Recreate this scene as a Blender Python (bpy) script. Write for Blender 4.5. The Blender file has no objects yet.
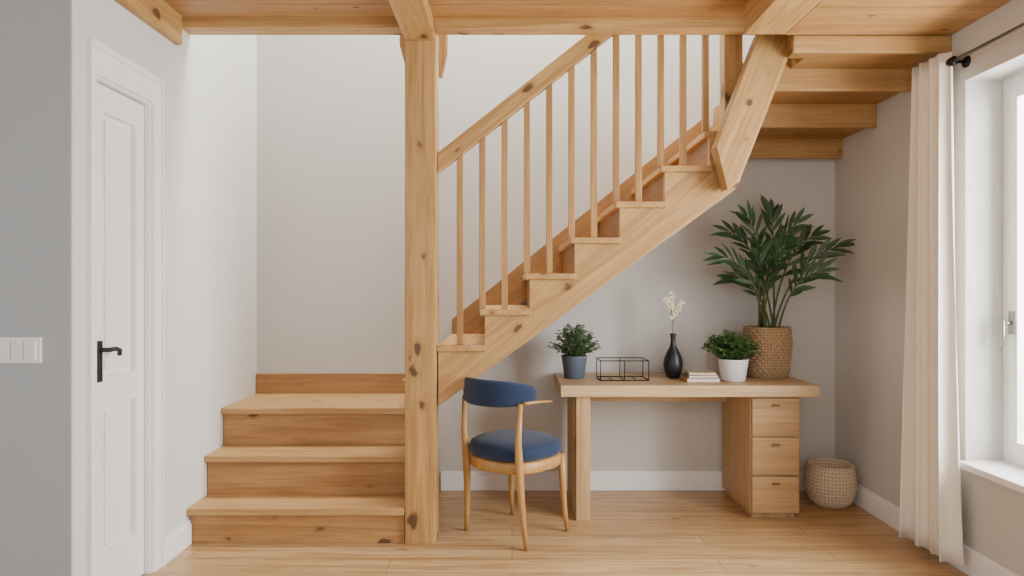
import bpy, bmesh, math, random
from mathutils import Vector, Matrix
random.seed(7)
S = bpy.context.scene
COL = S.collection
W = {}

# ------------------------------------------------------------ materials
def new_mat(name):
    m = bpy.data.materials.new(name); m.use_nodes = True
    nt = m.node_tree
    return m, nt, nt.nodes['Principled BSDF']
def rgb(h):
    h = h.lstrip('#'); c = [int(h[i:i+2], 16)/255 for i in (0, 2, 4)]
    return tuple((x/12.92 if x <= .04045 else ((x+.055)/1.055)**2.4) for x in c)+(1,)
def math_n(nt, op, a, b=None, clamp=False):
    n = nt.nodes.new('ShaderNodeMath'); n.operation = op; n.use_clamp = clamp
    for i, v in enumerate((a, b)):
        if v is None: continue
        if isinstance(v, (int, float)): n.inputs[i].default_value = v
        else: nt.links.new(v, n.inputs[i])
    return n.outputs[0]
def mixc(nt, f, a, b, mode='MIX'):
    n = nt.nodes.new('ShaderNodeMix'); n.data_type = 'RGBA'; n.blend_type = mode
    for idx, v in ((0, f), (6, a), (7, b)):
        if isinstance(v, (int, float, tuple)): n.inputs[idx].default_value = v
        else: nt.links.new(v, n.inputs[idx])
    return n.outputs[2]
def ramp(nt, f, p0, p1):
    n = nt.nodes.new('ShaderNodeMapRange'); n.interpolation_type = 'SMOOTHSTEP'
    nt.links.new(f, n.inputs[0]); n.inputs[1].default_value = p0; n.inputs[2].default_value = p1
    return n.outputs[0]
def coords(nt, rnd=True):
    tc = nt.nodes.new('ShaderNodeTexCoord')
    out = tc.outputs['Object']
    if rnd:
        oi = nt.nodes.new('ShaderNodeObjectInfo')
        r = math_n(nt, 'MULTIPLY', oi.outputs['Random'], 37.0)
        v = nt.nodes.new('ShaderNodeVectorMath'); v.operation = 'ADD'
        nt.links.new(out, v.inputs[0]); nt.links.new(r, v.inputs[1]); out = v.outputs[0]
    return out
def mapping(nt, vec, scale, rot=(0, 0, 0)):
    m = nt.nodes.new('ShaderNodeMapping')
    m.inputs['Scale'].default_value = scale; m.inputs['Rotation'].default_value = rot
    nt.links.new(vec, m.inputs['Vector']); return m.outputs[0]
def noise(nt, vec, scale, detail=4, dist=0.0, rough=.5):
    n = nt.nodes.new('ShaderNodeTexNoise'); nt.links.new(vec, n.inputs['Vector'])
    n.inputs['Scale'].default_value = scale; n.inputs['Detail'].default_value = detail
    n.inputs['Distortion'].default_value = dist; n.inputs['Roughness'].default_value = rough
    return n.outputs[0]
def bump(nt, bsdf, h, strength=.2, dist=.01):
    b = nt.nodes.new('ShaderNodeBump'); b.inputs['Strength'].default_value = strength
    b.inputs['Distance'].default_value = dist
    nt.links.new(h, b.inputs['Height']); nt.links.new(b.outputs[0], bsdf.inputs['Normal'])

def wood(name, base, dark, axis='X', angle=0.0, knots=True, rough=.5, boards=None, kn=.25):
    m, nt, b = new_mat(name)
    v = coords(nt)
    if angle: v = mapping(nt, v, (1, 1, 1), (0, angle, 0))
    def sc(al, ac):
        return tuple(al if a == axis else ac for a in 'XYZ')
    n1 = noise(nt, mapping(nt, v, sc(1.1, 21)), 1.0, 7, 1.1, .62)
    n2 = noise(nt, mapping(nt, v, sc(4, 130)), 1.0, 3)
    n3 = noise(nt, mapping(nt, v, sc(.6, 4)), 1.0, 2)
    c = mixc(nt, math_n(nt, 'MULTIPLY', ramp(nt, n1, .38, .66), .75), rgb(base), rgb(dark))
    f2 = math_n(nt, 'MULTIPLY', ramp(nt, n2, .42, .72), .5)
    c = mixc(nt, f2, c, rgb(dark))
    f3 = math_n(nt, 'MULTIPLY', ramp(nt, n3, .35, .7), .25)
    c = mixc(nt, f3, c, rgb(dark))
    if knots:
        wv = noise(nt, v, 12, 3)
        vm = nt.nodes.new('ShaderNodeVectorMath'); vm.operation = 'ADD'
        nt.links.new(mapping(nt, v, sc(3.0, 5.6)), vm.inputs[0])
        w2 = math_n(nt, 'MULTIPLY', wv, .35); nt.links.new(w2, vm.inputs[1])
        vo = nt.nodes.new('ShaderNodeTexVoronoi'); vo.inputs['Scale'].default_value = 1.7
        nt.links.new(vm.outputs[0], vo.inputs['Vector'])
        sp0 = nt.nodes.new('ShaderNodeSeparateColor'); nt.links.new(vo.outputs['Color'], sp0.inputs[0])
        dd = math_n(nt, 'ADD', vo.outputs['Distance'], math_n(nt, 'MULTIPLY', sp0.outputs[0], .22))
        k = math_n(nt, 'SUBTRACT', 1.0, ramp(nt, dd, kn*.6, kn))
        k2 = math_n(nt, 'SUBTRACT', 1.0, ramp(nt, dd, kn*.7, kn*1.7))
        c = mixc(nt, math_n(nt, 'MULTIPLY', k2, .5), c, rgb(dark))
        c = mixc(nt, math_n(nt, 'MULTIPLY', k, .88), c, rgb('#4a2e18'))
    if boards:
        ax, w = boards
        sp = nt.nodes.new('ShaderNodeSeparateXYZ')
        g = nt.nodes.new('ShaderNodeNewGeometry'); nt.links.new(g.outputs['Position'], sp.inputs[0])
        q = math_n(nt, 'DIVIDE', sp.outputs[ax], w)
        fr = math_n(nt, 'FRACT', q)
        d = math_n(nt, 'ABSOLUTE', math_n(nt, 'SUBTRACT', fr, .5))
        gl = ramp(nt, d, .475, .495)
        fl = math_n(nt, 'FLOOR', q)
        wn = nt.nodes.new('ShaderNodeTexWhiteNoise'); wn.noise_dimensions = '1D'
        nt.links.new(fl, wn.inputs['W'])
        c = mixc(nt, math_n(nt, 'MULTIPLY', wn.outputs[0], .3), c, rgb(dark))
        c = mixc(nt, math_n(nt, 'MULTIPLY', gl, .8), c, rgb('#553619'))
    nt.links.new(c, b.inputs['Base Color'])
    b.inputs['Roughness'].default_value = rough
    bump(nt, b, n2, .15, .002)
    return m

def plain(name, col, rough=.5, metal=0, var=.06, nscale=8, bstr=0, bscale=150, sheen=0):
    m, nt, b = new_mat(name)
    v = coords(nt)
    n = noise(nt, v, nscale, 3)
    c = rgb(col); d = tuple(x*(1-var*2) for x in c[:3])+(1,)
    nt.links.new(mixc(nt, n, c, d), b.inputs['Base Color'])
    b.inputs['Roughness'].default_value = rough; b.inputs['Metallic'].default_value = metal
    if sheen: b.inputs['Sheen Weight'].default_value = sheen
    if bstr: bump(nt, b, noise(nt, v, bscale, 2), bstr, .004)
    return m

def weave(name, light, dark, n, kz, amt=1.0):
    m, nt, b = new_mat(name)
    v = coords(nt, False)
    sp = nt.nodes.new('ShaderNodeSeparateXYZ'); nt.links.new(v, sp.inputs[0])
    a = math_n(nt, 'MULTIPLY', math_n(nt, 'ARCTAN2', sp.outputs[1], sp.outputs[0]), float(n))
    z = math_n(nt, 'MULTIPLY', sp.outputs[2], float(kz))
    s1 = math_n(nt, 'SINE', math_n(nt, 'ADD', a, z)); s2 = math_n(nt, 'SINE', math_n(nt, 'SUBTRACT', a, z))
    p = math_n(nt, 'MULTIPLY', s1, s2)
    c = mixc(nt, math_n(nt, 'MULTIPLY', ramp(nt, p, -.1, .8), amt), rgb(light), rgb(dark))
    c = mixc(nt, math_n(nt, 'MULTIPLY', noise(nt, v, 90, 3), .35), c, rgb(dark))
    nt.links.new(c, b.inputs['Base Color']); b.inputs['Roughness'].default_value = .85
    bump(nt, b, noise(nt, v, 220, 2), .5, .004)
    return m

B0, D0 = '#c79f64', '#9a6f3a'
WX = wood('pine_along_x', B0, D0, 'X')
WY = wood('pine_along_y', B0, D0, 'Y')
WZ = wood('pine_along_z', B0, D0, 'Z', kn=.29)
WZB = wood('pine_baluster', '#b98e54', '#926838', 'Z', knots=False)
SL = math.atan(.794)
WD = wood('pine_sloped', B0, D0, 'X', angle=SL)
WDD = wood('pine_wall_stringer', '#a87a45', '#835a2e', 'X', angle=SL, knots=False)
WBR = wood('pine_brace', B0, D0, 'X', angle=math.radians(68), kn=.2)
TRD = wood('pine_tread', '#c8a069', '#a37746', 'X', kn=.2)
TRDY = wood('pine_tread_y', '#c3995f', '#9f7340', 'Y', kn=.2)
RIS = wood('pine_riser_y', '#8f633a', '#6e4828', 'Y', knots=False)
RX = wood('pine_riser_x', '#b88c56', '#916538', 'X', kn=.27)
CEIL = wood('ceiling_boards', '#bf9158', '#986b38', 'X', boards=('Y', .14), kn=.18)
SOF = wood('soffit_boards_shaded', '#ad8049', '#8a6032', 'X', kn=.2)  # darker tone paints the shade under the steps
SOFF = wood('soffit_front_boards_lit', '#c0935a', '#98703e', 'X', kn=.2)  # lighter copy of the soffit wood, setting off shadow lines between steps
OAKX = wood('desk_oak_x', '#ceb085', '#b18d5f', 'X', knots=False, rough=.45)
OAKZ = wood('desk_oak_z', '#c4a476', '#a68155', 'Z', knots=False, rough=.5)
OAKD = wood('desk_drawer_oak', '#bd996b', '#9e784c', 'X', knots=False, rough=.5)
CHW = wood('chair_wood', '#c09353', '#9f7340', 'Z', knots=False, rough=.4)
WALL = plain('plaster_warm', '#cecbc4', .9, var=.02, nscale=1.5, bstr=.06, bscale=60)
WALLW = plain('plaster_white', '#dddbd6', .9, var=.02, nscale=1.5, bstr=.06, bscale=60)
WALLSH = plain('plaster_shaded', '#b6bbbd', .9, var=.02, nscale=1.5, bstr=.06, bscale=60)  # grey-blue tone paints the shade on the wall facing away from the window
WHITE = plain('white_paint', '#f6f5f3', .4, var=.01)
CURT = plain('linen_curtain', '#f5ecdd', .9, var=.03, bstr=.15, bscale=400)
BLUE = plain('blue_fabric', '#142d50', .85, var=.22, nscale=90, bstr=.5, bscale=350, sheen=.15)
BLACK = plain('black_metal', '#1a1a1c', .4, .6)
BRONZE = plain('dark_bronze', '#38332f', .4, .5)
BLKC = plain('black_ceramic', '#1d2024', .38)
POTW = plain('white_ceramic', '#e9e9e7', .3, var=.02)
POTB = plain('blue_grey_pot', '#566270', .6, var=.1, nscale=20)
SOIL = plain('soil', '#3a2b20', .95, var=.3, nscale=60, bstr=.5)
LEAFD = plain('leaf_dark', '#40623a', .45, var=.28, nscale=9)
LEAFM = plain('leaf_mid', '#587f42', .5, var=.3, nscale=25)
LEAFG = plain('leaf_grey_green', '#5e7f55', .55, var=.3, nscale=25)
STEM = plain('stem_green', '#55602f', .6, var=.2)
TWIG = plain('twig', '#6b5a3c', .7, var=.2)
PETAL = plain('petal', '#f3e8c8', .7, var=.06)
PAGES = plain('pages', '#e9e2d2', .8, var=.08, nscale=120)
COVA = plain('book_cover_tan', '#b89a70', .6)
COVB = plain('book_cover_light_tan', '#cbb595', .6)
COVC = plain('book_cover_grey', '#7c7165', .6)
CHROME = plain('brushed_metal', '#9b9a97', .3, .9)
RODM = plain('grey_metal_rod', '#77736e', .4, .7)
WEAVE = weave('woven_seagrass', '#b2946e', '#7b6145', 24, 200, .7)
WEAVE2 = weave('woven_wicker', '#e0cdb0', '#a98a65', 22, 165, .8)
PULL = plain('wood_pull', '#7d5830', .5)

def floor_mat():
    m, nt, b = new_mat('oak_plank_floor')
    g = nt.nodes.new('ShaderNodeNewGeometry')
    br = nt.nodes.new('ShaderNodeTexBrick')
    nt.links.new(g.outputs['Position'], br.inputs['Vector'])
    br.inputs['Scale'].default_value = 1; br.offset = .37
    br.inputs['Brick Width'].default_value = 1.5; br.inputs['Row Height'].default_value = .15
    br.inputs['Mortar Size'].default_value = .002; br.inputs['Mortar Smooth'].default_value = .1
    br.inputs['Color1'].default_value = (0, 0, 0, 1); br.inputs['Color2'].default_value = (1, 1, 1, 1)
    br.inputs['Mortar'].default_value = (.5, .5, .5, 1)
    n1 = noise(nt, mapping(nt, g.outputs['Position'], (1.5, 24, 1)), 1, 6, 1.2, .6)
    n2 = noise(nt, mapping(nt, g.outputs['Position'], (6, 130, 1)), 1, 3)
    c = mixc(nt, ramp(nt, n1, .38, .68), rgb('#ceac7c'), rgb('#a98255'))
    c = mixc(nt, math_n(nt, 'MULTIPLY', ramp(nt, n2, .45, .75), .45), c, rgb('#916b3f'))
    c = mixc(nt, math_n(nt, 'MULTIPLY', br.outputs['Color'], .4), c, rgb('#a67e4e'))
    c = mixc(nt, math_n(nt, 'MULTIPLY', br.outputs['Fac'], .75), c, rgb('#664324'))
    vo = nt.nodes.new('ShaderNodeTexVoronoi'); vo.inputs['Scale'].default_value = 2.4
    nt.links.new(mapping(nt, g.outputs['Position'], (1, 2.2, .01)), vo.inputs['Vector'])
    k = math_n(nt, 'SUBTRACT', 1.0, ramp(nt, vo.outputs['Distance'], .03, .11))
    c = mixc(nt, math_n(nt, 'MULTIPLY', k, .7), c, rgb('#6d4526'))
    nt.links.new(c, b.inputs['Base Color']); b.inputs['Roughness'].default_value = .33
    bump(nt, b, br.outputs['Fac'], -.2, .002)
    return m
FLOOR = floor_mat()

# ------------------------------------------------------------ helpers
def tag(o, label=None, category=None, kind=None, group=None):
    if label: o['label'] = label
    if category: o['category'] = category
    if kind: o['kind'] = kind
    if group: o['group'] = group
    return o
def empty(name, loc=(0, 0, 0), **k):
    o = bpy.data.objects.new(name, None); o.location = loc; o.empty_display_size = .1
    COL.objects.link(o); W[o] = Vector(loc); tag(o, **k); return o
def mk(name, verts, faces, mat, parent=None, smooth=False, bevel=0, seg=2, origin=None, **k):
    vs = [Vector(v) for v in verts]
    if origin is None:
        mn = Vector([min(v[i] for v in vs) for i in range(3)]); mx = Vector([max(v[i] for v in vs) for i in range(3)])
        origin = Vector(((mn.x+mx.x)/2, (mn.y+mx.y)/2, mn.z))
    origin = Vector(origin)
    me = bpy.data.meshes.new(name)
    me.from_pydata([v-origin for v in vs], [], faces); me.validate()
    bm = bmesh.new(); bm.from_mesh(me)
    bmesh.ops.recalc_face_normals(bm, faces=bm.faces)
    if bevel: bmesh.ops.bevel(bm, geom=list(bm.edges), offset=bevel, segments=seg, profile=.6, affect='EDGES', clamp_overlap=True)
    bm.to_mesh(me); bm.free()
    if smooth:
        for p in me.polygons: p.use_smooth = True
    me.materials.append(mat)
    o = bpy.data.objects.new(name, me); COL.objects.link(o)
    W[o] = origin
    if parent:
        o.parent = parent; o.location = origin-W[parent]
    else: o.location = origin
    tag(o, **k); return o
BF = [(0, 3, 2, 1), (4, 5, 6, 7), (0, 1, 5, 4), (1, 2, 6, 5), (2, 3, 7, 6), (3, 0, 4, 7)]
def boxgeo(x0, x1, y0, y1, z0, z1, off=0):
    v = [(x0, y0, z0), (x1, y0, z0), (x1, y1, z0), (x0, y1, z0), (x0, y0, z1), (x1, y0, z1), (x1, y1, z1), (x0, y1, z1)]
    return v, [tuple(i+off for i in f) for f in BF]
def box(name, e, mat, parent=None, bevel=.003, **k):
    v, f = boxgeo(*e); return mk(name, v, f, mat, parent, bevel=bevel, **k)
def boxes(name, L, mat, parent=None, bevel=0, **k):
    V, F = [], []
    for e in L:
        v, f = boxgeo(*e, off=len(V)); V += v; F += f
    return mk(name, V, F, mat, parent, bevel=bevel, **k)
def prism(name, pts, y0, y1, mat, parent=None, bevel=.003, **k):
    n = len(pts)
    V = [(x, y0, z) for x, z in pts]+[(x, y1, z) for x, z in pts]
    F = [tuple(range(n)), tuple(range(2*n-1, n-1, -1))]+[(i, (i+1) % n, n+(i+1) % n, n+i) for i in range(n)]
    return mk(name, V, F, mat, parent, bevel=bevel, **k)
def tubegeo(pts, rad, n=10, off=0, cap=True, flat=1.0):
    pts = [Vector(p) for p in pts]
    if isinstance(rad, (int, float)): rad = [rad]*len(pts)
    V, F = [], []
    up = Vector((0, 0, 1)); prev = None
    for i, p in enumerate(pts):
        t = (pts[min(i+1, len(pts)-1)]-pts[max(i-1, 0)]).normalized()
        if prev is None:
            a = up if abs(t.z) < .9 else Vector((1, 0, 0))
            s = t.cross(a).normalized()
        else:
            s = (prev-t*prev.dot(t)).normalized()
        prev = s; q = t.cross(s)
        for j in range(n):
            a = 2*math.pi*j/n
            V.append(p+s*math.cos(a)*rad[i]+q*math.sin(a)*rad[i]*flat)
    for i in range(len(pts)-1):
        for j in range(n):
            a = off+i*n+j; b2 = off+i*n+(j+1) % n
            F.append((a, b2, b2+n, a+n))
    if cap:
        F.append(tuple(off+j for j in range(n))[::-1]); F.append(tuple(off+(len(pts)-1)*n+j for j in range(n)))
    return V, F
def tube(name, pts, rad, mat, parent=None, n=12, flat=1.0, **k):
    V, F = tubegeo(pts, rad, n, flat=flat); return mk(name, V, F, mat, parent, smooth=True, **k)
def tubes(name, L, mat, parent=None, n=8, **k):
    V, F = [], []
    for pts, r in L:
        v, f = tubegeo(pts, r, n, off=len(V)); V += v; F += f
    return mk(name, V, F, mat, parent, smooth=True, **k)
def bez(p0, p1, p2, n=12):
    p0, p1, p2 = map(Vector, (p0, p1, p2))
    return [(1-t)**2*p0+2*t*(1-t)*p1+t*t*p2 for t in [i/n for i in range(n+1)]]
def lathe(name, prof, c, mat, parent=None, n=40, **k):
    V, F = [], []
    for r, z in prof:
        for j in range(n):
            a = 2*math.pi*j/n
            V.append((c[0]+r*math.cos(a), c[1]+r*math.sin(a), c[2]+z))
    for i in range(len(prof)-1):
        for j in range(n):
            F.append((i*n+j, i*n+(j+1) % n, (i+1)*n+(j+1) % n, (i+1)*n+j))
    F.append(tuple(range(n))[::-1]); F.append(tuple((len(prof)-1)*n+j for j in range(n)))
    return mk(name, V, F, mat, parent, smooth=True, **k)
def leafgeo(V, F, base, d, nrm, L, w, droop=.15):
    base = Vector(base); d = Vector(d).normalized(); nrm = Vector(nrm)
    s = d.cross(nrm)
    if s.length < 1e-4: s = d.cross(Vector((1, 0, .3)))
    s.normalize(); nn = s.cross(d).normalized()
    o = len(V)
    prof = [(0, .1), (.25, .75), (.5, 1), (.75, .7), (1, .03)]
    for t, ww in prof:
        c = base+d*L*t-Vector((0, 0, 1))*L*droop*t*t
        V.append(c+s*w*ww*.5+nn*w*.12*ww); V.append(c-nn*w*.03); V.append(c-s*w*ww*.5+nn*w*.12*ww)
    for i in range(4):
        a = o+i*3
        F.append((a, a+1, a+4, a+3)); F.append((a+1, a+2, a+5, a+4))

# ------------------------------------------------------------ room shell
XL, XR, YB = -1.58, 2.0, 4.226
CZ = 2.53
DY0, DY1 = 2.58, 2.99
def st(o): o['kind'] = 'structure'; return o
st(box('floor', (-3.3, 2.24, -1.0, YB+.12, -.1, 0), FLOOR, bevel=0))
st(boxes('wall_back', [(XL-.12, XR+.24, YB, YB+.12, 0, 4.7)], WALL))
st(boxes('wall_left', [(XL-.12, XL, 2.571, DY0, 0, 4.7), (XL-.12, XL, DY1, YB, 0, 4.7), (XL-.12, XL, DY0, DY1, 2.06, 4.7), (XL-.003, XL, 2.453, 2.57, 0, CZ)], WALLW))
st(boxes('wall_front', [(-3.3, XL-.003, 2.45, 2.57, 0, CZ)], WALLSH))
WY0, WY1, WZ0, WZ1 = 1.45, 3.01, .49, 2.165
st(boxes('wall_right', [(XR, XR+.24, -1, WY0, 0, 4.7), (XR, XR+.24, WY1, YB, 0, 4.7), (XR, XR+.24, WY0, WY1, 0, WZ0), (XR, XR+.24, WY0, WY1, WZ1, 4.7)], WALL))
st(boxes('wall_upper', [(XL, XR, 3.25, 3.35, CZ+.1, 4.7)], WALLW))
st(boxes('ceiling', [(-3.3, XR, -1.0, 3.25, CZ, CZ+.1)], CEIL))
st(boxes('ceiling_upper', [(XL-.12, XR+.24, 3.25, YB+.12, 4.7, 4.8)], WALLW))
st(boxes('ceiling_lower', [(1.241, XR, -1.0, 3.10, 2.40, CZ)], CEIL))

def bb(name, L, mat=WHITE):
    V, F = [], []
    for e in L:
        v, f = boxgeo(*e, off=len(V)); V += v; F += f
    return st(mk(name, V, F, mat, bevel=.003))
bb('baseboard_back', [(-.44, XR-.02, YB-.016, YB, 0, .1), (-.44, XR-.02, YB-.01, YB, .1, .118)])
bb('baseboard_right', [(XR-.016, XR, .0, YB-.017, 0, .1), (XR-.01, XR, .0, YB-.017, .1, .118)])
bb('baseboard_left', [(XL, XL+.016, DY1+.077, 3.335, 0, .1), (XL, XL+.01, DY1+.077, 3.335, .1, .118)])

# timber framing
fr = dict(category='beam')
box('timber_post', (-.522, -.372, 3.32, 3.47, 0, 2.457), WZ, bevel=.006, label='square knotty pine post beside the bottom of the staircase', category='wooden post')
box('ceiling_beam', (-.522, -.372, -.8, 3.50, 2.457, CZ), WY, bevel=.006, label='pine ceiling beam resting on the square post', **fr)
box('ceiling_beam', (1.05, 1.24, -.8, 3.10, 2.40, CZ), WY, bevel=.006, label='wide pine ceiling beam above the top of the stairs', **fr)
box('header_beam', (XL, -.523, 3.25, 3.35, 2.49, 2.63), WX, bevel=.004, label='pine header beam at the edge of the stair opening', **fr)
box('header_beam', (-.371, 1.385, 3.25, 3.35, 2.49, 2.63), WX, bevel=.004, label='pine header beam at the edge of the stair opening', **fr)
st(box('trim_1', (XL, XL+.03, 2.45, 3.21, 2.39, CZ), WY, bevel=.004))
prism('post_bracket', [(-.578, 2.72), (-.578, 2.50), (-.535, 2.34), (-.36, 2.34), (-.332, 2.46), (-.332, 2.72)], 3.502, 3.55, WZ, bevel=.004, label='short angled pine block behind the top of the post', category='wooden bracket')
prism('diagonal_brace', [(1.03, 1.722), (1.09, 1.765), (1.375, 2.487), (1.19, 2.487), (.978, 1.93)], 3.265, 3.365, WBR, bevel=.004, label='slanted pine brace from the stair stringer to the ceiling beam', category='wooden brace')

# ------------------------------------------------------------ staircase
ST = empty('staircase', (-1.0, 3.6, 0), label='knotty pine L-shaped staircase with landing, balusters and sloped handrail', category='staircase')
lz = [.18, .39, .60]; ly = [3.31, 3.50, 3.70]
for i in range(3):
    z = lz[i]; y = ly[i]; xr = -.525 if i == 0 else -.462
    y1 = ly[i+1]+.045 if i < 2 else YB-.001
    if i == 0:
        V = [(-1.579, y), (-.525, y), (-.525, 3.475), (-.462, 3.475), (-.462, y1), (-1.579, y1)]
        n = 6
        vv = [(a, b_, z-.035) for a, b_ in V]+[(a, b_, z) for a, b_ in V]
        ff = [tuple(range(n))[::-1], tuple(range(n, 2*n))]+[(k, (k+1) % n, n+(k+1) % n, n+k) for k in range(n)]
        mk('tread', vv, ff, TRD, ST, bevel=.005)
    else:
        box('tread', (-1.579, xr, y, y1, z-.035, z), TRD, ST, bevel=.006)
    zb = 0 if i == 0 else lz[i-1]
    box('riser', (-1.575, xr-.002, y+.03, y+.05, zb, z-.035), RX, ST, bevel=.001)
box('side_panel', (-.48, -.463, 3.76, YB-.02, 0, .563), TRDY, ST)
box('side_panel', (-.48, -.463, 3.475, 3.755, 0, .14), TRDY, ST)
box('wall_skirt', (-1.578, -.60, YB-.024, YB-.001, .60, .722), RX, ST)
DX, DZ = .2228, .177
X1, Z1 = -.381, .968
YS = 3.38
box('tread', (-.56, X1+.05, 3.475, YB-.03, .752, .784), TRDY, ST, bevel=.005)
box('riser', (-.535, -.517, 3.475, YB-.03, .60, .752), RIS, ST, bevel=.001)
NT = 7
for i in range(NT):
    x = X1+DX*i; z = Z1+DZ*i
    x0 = x if i else -.37
    x1 = x+DX+.03
    box('tread', (x0, x1, 3.358 if i < NT-1 else 3.385, YB-.03, z-.03, z), TRDY, ST, bevel=.004)
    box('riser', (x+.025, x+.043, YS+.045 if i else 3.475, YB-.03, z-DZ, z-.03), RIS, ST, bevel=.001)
def stringer(y0, y1, name, mat):
    pts = [(-.365, .664)]
    pts2 = [(-.365, Z1-.031)]
    for i in range(1, NT):
        x = X1+DX*i+.024; z = Z1+DZ*i
        pts2 += [(x, z-DZ-.031), (x, z-.031)]
    pts2 += [(1.13, Z1+DZ*(NT-1)-.031)]
    low = [(1.13, .664+.73*(1.13+.365))]
    return prism(name, pts2+low+pts, y0, y1, mat, ST, bevel=0)
stringer(YS, YS+.042, 'stringer', WD)
so = .09
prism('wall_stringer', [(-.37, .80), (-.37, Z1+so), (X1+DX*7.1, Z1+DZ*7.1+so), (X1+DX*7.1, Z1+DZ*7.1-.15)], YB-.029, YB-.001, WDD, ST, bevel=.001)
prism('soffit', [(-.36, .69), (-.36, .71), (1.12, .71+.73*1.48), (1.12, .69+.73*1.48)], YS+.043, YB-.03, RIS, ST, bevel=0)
sc = 682.67/3.41
def rz(x): return 1.882+.794*(x+.355)
prism('handrail', [(-.371, rz(-.371)-.05), (-.371, rz(-.371)+.05), (1.05, rz(1.05)+.05), (1.05, rz(1.05)-.05)], 3.38, 3.44, WD, ST, bevel=.006)
for i in range(12):
    u = 460+22.3*i
    x = (u-512)/sc
    n = int(math.floor((x+.016-X1)/DX)); zb = Z1+DZ*n
    w = .0155
    prism('baluster', [(x-w, zb), (x+w, zb), (x+w, rz(x+w)-.052), (x-w, rz(x-w)-.052)], 3.397, 3.427, WZB, ST, bevel=.003)
box('newel_post', (1.055, 1.145, 3.385, 3.475, Z1+DZ*6, 3.15), WZ, ST, bevel=.005)
for (ya, yb, zb, h) in [(4.125, YB-.001, 2.035, .2), (3.74, 4.124, 2.13, .2), (3.41, 3.739, 2.235, .2)]:
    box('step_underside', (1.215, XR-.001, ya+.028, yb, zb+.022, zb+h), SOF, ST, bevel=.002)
    box('step_front', (1.215, XR-.001, ya, ya+.027, zb, zb+h), SOFF, ST, bevel=.004)  # lighter lip added below each step so a shadow line shows
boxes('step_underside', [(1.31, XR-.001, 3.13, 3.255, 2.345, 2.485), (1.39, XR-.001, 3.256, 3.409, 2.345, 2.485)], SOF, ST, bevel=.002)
box('step_front', (1.28, XR-.001, 3.101, 3.129, 2.322, 2.398), SOFF, ST, bevel=.004)

# ------------------------------------------------------------ door
D = empty('door_1', (XL, 2.82, 0), kind='structure')
xf = XL+.012
CY0, CY1 = 2.53, DY1+.075
boxes('door_frame', [(XL, xf, CY0, DY0, 0, 2.18), (XL, xf, DY1, CY1, 0, 2.18), (XL, xf, DY0, DY1, 2.06, 2.18),
    (XL-.12, XL, DY0, DY0+.010, 0, 2.06), (XL-.12, XL, DY1-.010, DY1, 0, 2.06), (XL-.12, XL, DY0+.010, DY1-.010, 2.050, 2.06),
    (xf, xf+.010, CY0, CY0+.010, 0, 2.18), (xf, xf+.010, CY1-.012, CY1, 0, 2.18), (xf, xf+.010, CY0+.010, CY1-.012, 2.155, 2.18)], WHITE, D, bevel=.002)
dx = XL-.024
a0, a1 = DY0+.013, DY1-.014
boxes('door_leaf', [(dx-.04, dx-.022, a0, a1, .005, 2.045),
    (dx-.022, dx, a0, a0+.09, .005, 2.045), (dx-.022, dx, a1-.065, a1, .005, 2.045),
    (dx-.022, dx, a0+.09, a1-.065, .005, .2), (dx-.022, dx, a0+.09, a1-.065, .78, .90), (dx-.022, dx, a0+.09, a1-.065, 1.94, 2.045),
    (dx-.022, dx-.008, a0+.115, a1-.09, .225, .755), (dx-.022, dx-.008, a0+.115, a1-.09, .925, 1.915)], WHITE, D, bevel=.003)
hy = a0+.054
tubes('handle', [([(dx, hy, 1.01), (dx+.05, hy, 1.01)], .009), ([(dx+.045, hy-.004, 1.01), (dx+.05, hy+.03, 1.012), (dx+.046, hy+.065, 1.004), (dx+.04, hy+.073, .985)], .009)], BRONZE, D, n=12, label='dark bronze lever handle')
box('backplate', (dx, dx+.010, hy-.013, hy+.013, .885, 1.045), BRONZE, D, bevel=.002)

# light switch on the wall with painted shade
LS = empty('light_switch', (-1.765, 2.45, 1.027), label='white triple rocker light switch plate on the shaded front wall', category='light switch')
box('switch_plate', (-1.845, -1.685, 2.440, 2.45, .98, 1.074), WHITE, LS, bevel=.003)
for i in range(3):
    x = -1.832+i*.046
    box('rocker', (x, x+.040, 2.434, 2.440, .993, 1.061), WHITE, LS, bevel=.002)

# ------------------------------------------------------------ window
WN = empty('window_1', (2.18, 2.23, WZ0), kind='structure')
fx0, fx1 = 2.165, 2.215
boxes('window_frame', [(fx0, fx1, WY1-.05, WY1, WZ0, WZ1), (fx0, fx1, WY0, WY0+.05, WZ0, WZ1), (fx0, fx1, WY0+.05, WY1-.05, WZ0, WZ0+.05),
      (fx0, fx1, WY0+.05, WY1-.05, WZ1-.05, WZ1), (fx0, fx1, 2.2, 2.26, WZ0+.05, WZ1-.05),
      (fx0-.012, fx1-.01, WY1-.10, WY1-.05, WZ0+.05, WZ1-.05), (fx0-.012, fx1-.01, 2.26, 2.31, WZ0+.05, WZ1-.05),
      (fx0-.012, fx1-.01, 2.31, WY1-.1, WZ0+.05, WZ0+.1), (fx0-.012, fx1-.01, 2.31, WY1-.1, WZ1-.1, WZ1-.05)], WHITE, WN, bevel=.002)
gm = bpy.data.materials.new('window_glass'); gm.use_nodes = True
nt = gm.node_tree; nt.nodes.clear()
o_ = nt.nodes.new('ShaderNodeOutputMaterial'); mx = nt.nodes.new('ShaderNodeMixShader'); tr = nt.nodes.new('ShaderNodeBsdfTransparent'); gl = nt.nodes.new('ShaderNodeBsdfGlossy')
gl.inputs['Roughness'].default_value = .02; mx.inputs[0].default_value = .06
nt.links.new(tr.outputs[0], mx.inputs[1]); nt.links.new(gl.outputs[0], mx.inputs[2]); nt.links.new(mx.outputs[0], o_.inputs[0])
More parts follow.
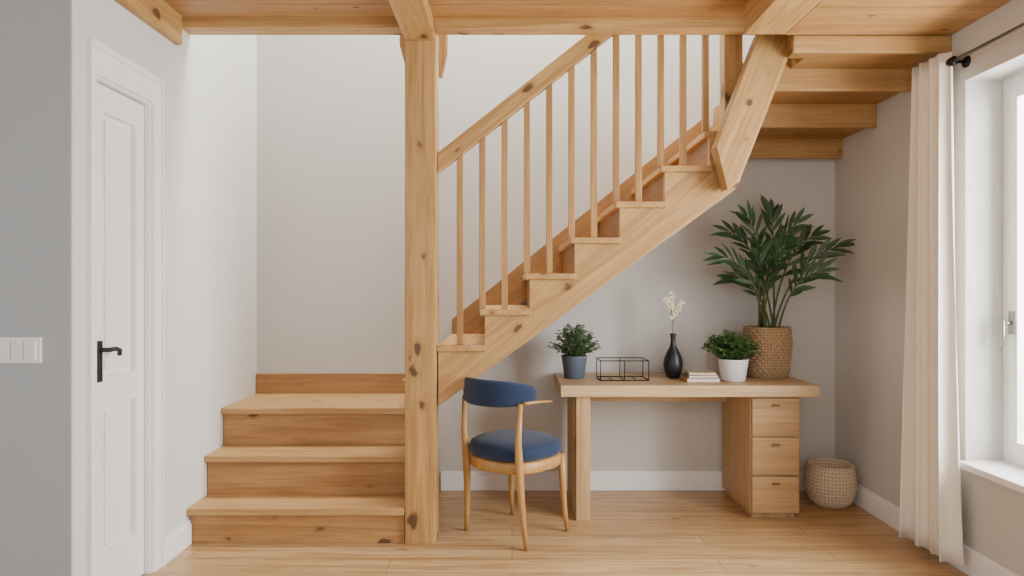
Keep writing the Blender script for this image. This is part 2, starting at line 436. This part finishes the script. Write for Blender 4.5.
boxes('window_pane', [(2.19, 2.194, 2.31, WY1-.1, WZ0+.1, WZ1-.1), (2.19, 2.194, WY0+.05, 2.2, WZ0+.05, WZ1-.05)], gm, WN)
tubes('window_handle', [([(fx0-.012, 2.94, 1.10), (fx0-.05, 2.94, 1.10)], .008), ([(fx0-.05, 2.94, 1.115), (fx0-.052, 2.94, 1.0)], .009)], CHROME, WN)
box('window_handle_plate', (fx0-.018, fx0-.0121, 2.925, 2.955, 1.05, 1.15), CHROME, WN, bevel=.002)
st(box('trim_2', (XR-.045, fx0-.001, WY0-.03, WY1-.001, WZ0-.028, WZ0+.002), WHITE, bevel=.005))

# curtain + rod
rodz, rodx = 2.245, 1.935
CR = empty('curtain_rod', (rodx, 2.3, rodz), label='thin grey metal curtain rod with dark bracket above the window', category='curtain rod')
tube('rod', [(rodx, 1.2, rodz), (rodx, 3.2, rodz)], .008, RODM, CR)
tubes('bracket', [([(rodx, 3.0, rodz), (XR, 3.0, rodz)], .007), ([(XR-.008, 3.0, rodz), (XR, 3.0, rodz)], .026), ([(rodx, 2.985, rodz), (rodx, 3.015, rodz)], .020)], BLACK, CR, n=16)
V, F = [], []
nu, nz = 150, 30
for k in range(nz+1):
    t = k/nz
    z = .05+t*(2.29-.05)
    ya = 2.945+.06*t**.7; yb = 3.345-.10*t**.8
    for j in range(nu+1):
        s = j/nu
        ph = s*2*math.pi*4.1+.8*math.sin(4.0*s+1.0*t)+.9*(1-t)*math.sin(2*s)+.5
        a = (.020+.018*(1-t))*(.8+.3*math.sin(7*s+2))
        V.append((1.912+a*math.sin(ph)+.007*math.sin(2.3*ph+3*t), ya+(yb-ya)*s+.012*math.sin(ph*2+1)*(1-.4*t), z))
for k in range(nz):
    for j in range(nu):
        a = k*(nu+1)+j; F.append((a, a+1, a+nu+2, a+nu+1))
cu = mk('curtain', V, F, CURT, smooth=True, label='cream linen floor-length curtain gathered beside the window', category='curtain')
sm = cu.modifiers.new('thick', 'SOLIDIFY'); sm.thickness = .003

# ------------------------------------------------------------ desk
DT = .73
DK = empty('desk', (.95, 3.92, 0), label='light oak desk with slab top and a three-drawer pedestal', category='desk')
box('desktop', (.26, 1.64, 3.64, YB-.02, DT-.062, DT), OAKX, DK, bevel=.004)
box('leg', (.345, .42, 3.665, 3.74, 0, DT-.062), OAKZ, DK)
box('leg', (.335, .41, 3.77, 4.14, 0, DT-.062), OAKZ, DK)
box('side_rail', (.35, .405, 3.741, 3.769, .02, DT-.064), OAKZ, DK)
box('back_rail', (.42, 1.285, 4.09, 4.12, .57, DT-.064), OAKX, DK)
boxes('cabinet_body', [(1.29, 1.555, 3.70, 4.19, .03, DT-.063), (1.305, 1.54, 3.72, 4.18, 0, .03)], OAKZ, DK, bevel=.002)
for (a, b_) in [(.452, .655), (.242, .442), (.036, .232)]:
    dr = box('drawer', (1.296, 1.549, 3.68, 3.70, a, b_), OAKD, DK, bevel=.003)
    box('handle', (1.402, 1.443, 3.666, 3.68, b_-.042, b_-.031), PULL, dr, bevel=.002)

# ------------------------------------------------------------ chair (local coords, then placed)
CH = empty('dining_chair', (0, 0, 0), label='wooden chair with blue upholstered seat and curved blue backrest', category='chair')
def seatring(prof, n=48, ex=2.5):
    V, F = [], []
    for r, z in prof:
        for j in range(n):
            a = 2*math.pi*j/n; c, s = math.cos(a), math.sin(a)
            k = (abs(c)**ex+abs(s)**ex)**(-1/ex)
            wv = 1.0 if s < 0 else 1.0+.04*s
            V.append((r*k*c*wv, r*k*s, z))
    for i in range(len(prof)-1):
        for j in range(n): F.append((i*n+j, i*n+(j+1) % n, (i+1)*n+(j+1) % n, (i+1)*n+j))
    F.append(tuple(range(n))[::-1]); F.append(tuple((len(prof)-1)*n+j for j in range(n)))
    return V, F
v, f = seatring([(.19, .352), (.210, .354), (.215, .362), (.215, .402), (.210, .408), (.19, .410)])
mk('seat_frame', v, f, CHW, CH, smooth=True)
v, f = seatring([(.19, .411), (.209, .414), (.219, .430), (.220, .452), (.212, .472), (.190, .486), (.145, .496), (.08, .501), (.01, .503)])
mk('seat', v, f, BLUE, CH, smooth=True)
for sx in (-1, 1):
    tube('leg', [(sx*.19, .190, 0), (sx*.183, .175, .12), (sx*.176, .168, .26), (sx*.172, .163, .40)], [.011, .014, .018, .021], CHW, CH)
    tube('leg', [(sx*.205, -.148, 0), (sx*.192, -.155, .12), (sx*.183, -.163, .26), (sx*.180, -.172, .40), (sx*.184, -.184, .52), (sx*.190, -.176, .70)], [.011, .014, .018, .021, .016, .012], CHW, CH)
    a_ = [Vector(p) for p in bez((sx*.199, -.165, .700), (sx*.238, -.07, .706), (sx*.216, .03, .690), 10)]
    tube('arm', a_, [.010-.0005*i for i in range(len(a_))], CHW, CH, flat=.8)
V, F = [], []
na, nb = 52, 20
for i in range(na+1):
    t = i/na*2-1
    ang = -math.pi/2+t*math.radians(80)
    hh = .066*(1-.50*abs(t)**3); th = .0165*(1-.25*t*t)
    if abs(t) > .96: hh *= .75; th *= .7
    R = .214
    for j in range(nb):
        a = 2*math.pi*j/nb
        ca, sa = math.cos(a), math.sin(a)
        ex = abs(ca)**.7*math.copysign(1, ca); ez = abs(sa)**.5*math.copysign(1, sa)
        zz = .738+.008*(1-t*t)+hh*ez
        rr = R+th*ex+(zz-.735)*.06
        V.append((rr*math.cos(ang), rr*math.sin(ang)-.05, zz))
for i in range(na):
    for j in range(nb):
        F.append((i*nb+j, i*nb+(j+1) % nb, (i+1)*nb+(j+1) % nb, (i+1)*nb+j))
F.append(tuple(range(nb))[::-1]); F.append(tuple(na*nb+j for j in range(nb)))
mk('backrest', V, F, BLUE, CH, smooth=True)
CH.location = (.016, 3.495, 0); CH.rotation_euler = (0, 0, math.radians(-42))

# ------------------------------------------------------------ woven vessels
def woven(name, prof, c, mat, parent, rows, cols, amp, **k):
    H = prof[-1][1]
    def rad(z):
        for (r0, z0), (r1, z1) in zip(prof, prof[1:]):
            if z <= z1: return r0+(r1-r0)*((z-z0)/(z1-z0))
        return prof[-1][0]
    nz = rows*4; nn = cols*8
    V, F = [], []
    for i in range(nz+1):
        z = H*i/nz; row = i/4
        for j in range(nn):
            a = 2*math.pi*j/nn
            env = abs(math.sin(math.pi*row))
            s = math.sin(cols*a+math.pi*math.floor(min(row, rows-.01)))
            r = rad(z)+amp*env*(.5+.9*s)
            V.append((c[0]+r*math.cos(a), c[1]+r*math.sin(a), c[2]+z))
    for q, (dr, dz) in enumerate([(.005, .003), (.002, .010), (-.008, .010), (-.014, .004), (-.016, -.05), (-.02, -H*.9 if not parent else -.06)]):
        for j in range(nn):
            a = 2*math.pi*j/nn; r = rad(H)+dr
            V.append((c[0]+r*math.cos(a), c[1]+r*math.sin(a), c[2]+H+dz))
    tot = nz+7
    for i in range(tot-1):
        for j in range(nn): F.append((i*nn+j, i*nn+(j+1) % nn, (i+1)*nn+(j+1) % nn, (i+1)*nn+j))
    F.append(tuple(range(nn))[::-1]); F.append(tuple((tot-1)*nn+j for j in range(nn)))
    return mk(name, V, F, mat, parent, smooth=True, **k)

# big plant
bc = (1.487, 3.98, DT)
BP = empty('potted_plant', bc, label='large leafy green plant in a woven seagrass pot on the desk', category='plant')
woven('woven_pot', [(.105, 0), (.122, .04), (.134, .20), (.128, .285)], bc, WEAVE, BP, 15, 24, .005)
lathe('soil', [(.105, .225), (.110, .262), (.02, .268)], bc, SOIL, BP)
def P(u, v, y): return Vector(((u-512)*y/682.67, y, 1.25-(v-288)*y/682.67))
tips = [(722, 256, 3.86), (730, 232, 4.0), (748, 218, 3.9), (772, 214, 4.04), (796, 224, 3.9), (838, 247, 3.93), (818, 272, 3.84),
        (758, 242, 3.8), (786, 246, 3.82), (736, 278, 4.03), (814, 236, 4.02), (770, 264, 3.76)]
stems = []; LV, LF = [], []
for (u, v_, y) in tips:
    tip = P(u, v_, y)
    base = Vector((bc[0]+random.uniform(-.05, .05), bc[1]+random.uniform(-.05, .05), DT+.26))
    ctrl = Vector((base.x+(tip.x-base.x)*.26, base.y+(tip.y-base.y)*.35, base.z+(tip.z-base.z)*.80+.04))
    pts = bez(base, ctrl, tip, 20)
    stems.append((pts, [.0065*(1-.65*i/20) for i in range(21)]))
    for i in range(9, 21, 2):
        t = i/20
        d = (pts[min(i+1, 20)]-pts[i-1]).normalized()
        side = d.cross(Vector((0, -1, .35))).normalized()
        for sg in (-1, 1):
            q = pts[i] if sg < 0 else pts[i-1]
            dd = d*(.8+.6*t)+side*sg*(.85-.3*t)+Vector((0, random.uniform(-.5, .3), random.uniform(-.2, .25)))
            ll = (.10+.065*math.sin(math.pi*min(1, (t-.35)*1.2)))*random.uniform(.85, 1.15)
            leafgeo(LV, LF, q, dd, Vector((random.uniform(-.6, .6), -1, random.uniform(.2, 1.2))), ll, .031*random.uniform(.85, 1.15), .14)
    leafgeo(LV, LF, pts[20], (pts[20]-pts[18]), (0, -1, .5), .12, .030)
LV = [Vector((min(v.x, XR-.03), min(v.y, YB-.02), v.z)) for v in LV]
tubes('stem', stems, STEM, BP, n=6)
mk('foliage', LV, LF, LEAFD, BP, smooth=True)

def bush(name, c, potprof, potmat, foliC, fr_, fh, nst, mat, lw, label):
    e = empty(name, c, label=label, category='plant')
    lathe('pot', potprof, c, potmat, e)
    rim = max(p[1] for p in potprof)
    rr = potprof[2][0]*.86
    lathe('soil', [(rr*.8, rim-.04), (rr, rim-.018), (.01, rim-.012)], c, SOIL, e)
    sts = []; V, F = [], []
    for i in range(nst):
        a = random.uniform(0, 2*math.pi); q = math.sqrt(random.random())
        top = Vector((c[0]+foliC+fr_*q*math.cos(a), c[1]+fr_*.8*q*math.sin(a), c[2]+rim+fh*(1-.75*q*q)*random.uniform(.75, 1.1)))
        b0 = Vector((c[0]+rr*.5*q*math.cos(a), c[1]+rr*.5*q*math.sin(a), c[2]+rim-.015))
        pts = bez(b0, (b0.x*.6+top.x*.4, b0.y*.6+top.y*.4, b0.z*.3+top.z*.7), top, 6)
        sts.append((pts, .0016))
        for k in range(2, 7):
            for r_ in range(3):
                aa = random.uniform(0, 2*math.pi)
                d = Vector((math.cos(aa), math.sin(aa), random.uniform(-.1, .9)))
                leafgeo(V, F, pts[k], d, (random.uniform(-.4, .4), -.4, 1), lw*random.uniform(1.3, 2.1), lw*random.uniform(.7, 1), .2)
    tubes('stem', sts, STEM, e, n=5)
    mk('foliage', V, F, mat, e, smooth=True)
    return e
bush('potted_herb', (.36, 3.95, DT), [(.052, 0), (.058, .004), (.074, .125), (.076, .13), (.069, .13), (.066, .10)], POTB, 0, .145, .175, 100, LEAFG, .014,
     'small bushy green plant in a blue-grey pot on the desk')
bush('potted_herb', (1.237, 3.82, DT), [(.055, 0), (.066, .006), (.083, .115), (.086, .125), (.078, .125), (.074, .09)], POTW, -.02, .172, .15, 150, LEAFM, .015,
     'small bushy green plant in a white pot beside the books')

# wire basket: open box frame
wx0, wx1, wy0, wy1 = .495, .765, 3.82, 3.99
wl = []
r = .0026
for z in (DT+.003, DT+.112):
    c = [(wx0, wy0, z), (wx1, wy0, z), (wx1, wy1, z), (wx0, wy1, z)]
    for k in range(4): wl.append(([c[k], c[(k+1) % 4]], r*1.2))
for t in [0, .5, 1]:
    x = wx0+(wx1-wx0)*t
    for y in (wy0, wy1): wl.append(([(x, y, DT+.112), (x, y, DT+.003)], r))
    wl.append(([(x, wy0, DT+.003), (x, wy1, DT+.003)], r))
for t in (.25, .75):
    x = wx0+(wx1-wx0)*t; wl.append(([(x, wy0, DT+.003), (x, wy1, DT+.003)], r*.8))
tubes('wire_basket', wl, BLACK, n=6, label='black wire box basket standing on the desk', category='basket')

# vase + flowers
vc = (.932, 3.95, DT)
lathe('vase', [(.028, 0), (.036, .003), (.052, .05), (.056, .085), (.050, .12), (.034, .155), (.018, .185), (.0135, .21), (.0145, .24), (.02, .256), (.015, .256), (.010, .235)], vc, BLKC,
      label='black bottle-shaped ceramic vase on the desk', category='vase')
FB = empty('flower_branch', (vc[0], vc[1], DT+.25), label='thin branch with small cream blossoms standing in the black vase', category='flower')
br = [bez((vc[0], vc[1], DT+.237), (vc[0]-.01, vc[1], DT+.38), (vc[0]-.005, vc[1], DT+.50)),
      bez((vc[0], vc[1], DT+.32), (vc[0]+.02, vc[1], DT+.38), (vc[0]+.045, vc[1]-.01, DT+.44)),
      bez((vc[0]-.003, vc[1], DT+.36), (vc[0]-.02, vc[1], DT+.42), (vc[0]-.04, vc[1]+.01, DT+.46))]
tubes('stem', [(b, .002) for b in br], TWIG, FB, n=6)
V, F = [], []
for b in br:
    for k in range(5, 13):
        for q in range(2):
            c = b[k]+Vector((random.uniform(-.014, .014), random.uniform(-.012, .012), random.uniform(-.008, .008)))
            for j in range(5):
                a = 2*math.pi*j/5+k
                leafgeo(V, F, c, (math.cos(a), -.5, math.sin(a)), (0, -1, .3), .012, .009, 0)
mk('blossom', V, F, PETAL, FB, smooth=True)

# books
def book(x0, x1, y0, y1, z, h, cov, rot, label):
    e = empty('book', ((x0+x1)/2, (y0+y1)/2, z), label=label, category='book', group='stack of books on the desk')
    boxes('cover', [(x0, x1, y0, y1, z, z+.003), (x0, x1, y0, y1, z+h-.003, z+h), (x0, x0+.003, y0, y1, z+.003, z+h-.003)], cov, e)
    box('pages', (x0+.004, x1-.004, y0+.004, y1-.004, z+.0031, z+h-.0031), PAGES, e, bevel=0)
    e.rotation_euler = (0, 0, rot)
book(.965, 1.15, 3.76, 3.90, DT, .022, COVA, 0, 'tan closed book at the bottom of the stack')
book(.97, 1.14, 3.765, 3.895, DT+.022, .016, COVC, .06, 'thin grey-brown closed book in the stack')
book(.985, 1.135, 3.77, 3.89, DT+.038, .014, COVB, -.08, 'light tan closed book on top of the stack')

# floor basket
woven('wicker_basket', [(.082, 0), (.112, .028), (.132, .08), (.138, .13), (.134, .185), (.122, .228)], (1.836, 3.94, 0), WEAVE2, None, 16, 24, .004,
      label='round woven wicker basket on the floor beside the desk', category='basket')

# ------------------------------------------------------------ camera & light
cam = bpy.data.cameras.new('camera'); cam.lens = 24; cam.sensor_width = 36
co = bpy.data.objects.new('camera', cam); COL.objects.link(co)
co.location = (0, 0, 1.25); co.rotation_euler = (math.radians(90), 0, 0); S.camera = co
def area(name, loc, rot, sx, sy, power, col=(1, 1, 1)):
    l = bpy.data.lights.new(name, 'AREA'); l.shape = 'RECTANGLE'; l.size = sx; l.size_y = sy; l.energy = power; l.color = col
    o = bpy.data.objects.new(name, l); o.location = loc; o.rotation_euler = rot; COL.objects.link(o); return o
area('window_daylight', (2.75, 2.0, 1.55), (0, math.radians(90), 0), 1.9, 2.0, 330, (.96, .98, 1))
area('stairwell_top_fill', (.25, 3.8, 4.6), (0, 0, 0), 2.0, .7, 165, (.97, .985, 1))  # added lamp under the solid shaft roof, brightens the stairwell; no skylight there
area('room_fill', (0.3, -.8, 2.1), (math.radians(70), 0, 0), 2.5, .8, 22, (.97, .985, 1))  # added soft fill behind the camera; no lamp stands here
w = bpy.data.worlds.new('world'); S.world = w; w.use_nodes = True
bg = w.node_tree.nodes['Background']; bg.inputs[0].default_value = (.92, .96, 1, 1); bg.inputs[1].default_value = 1.1
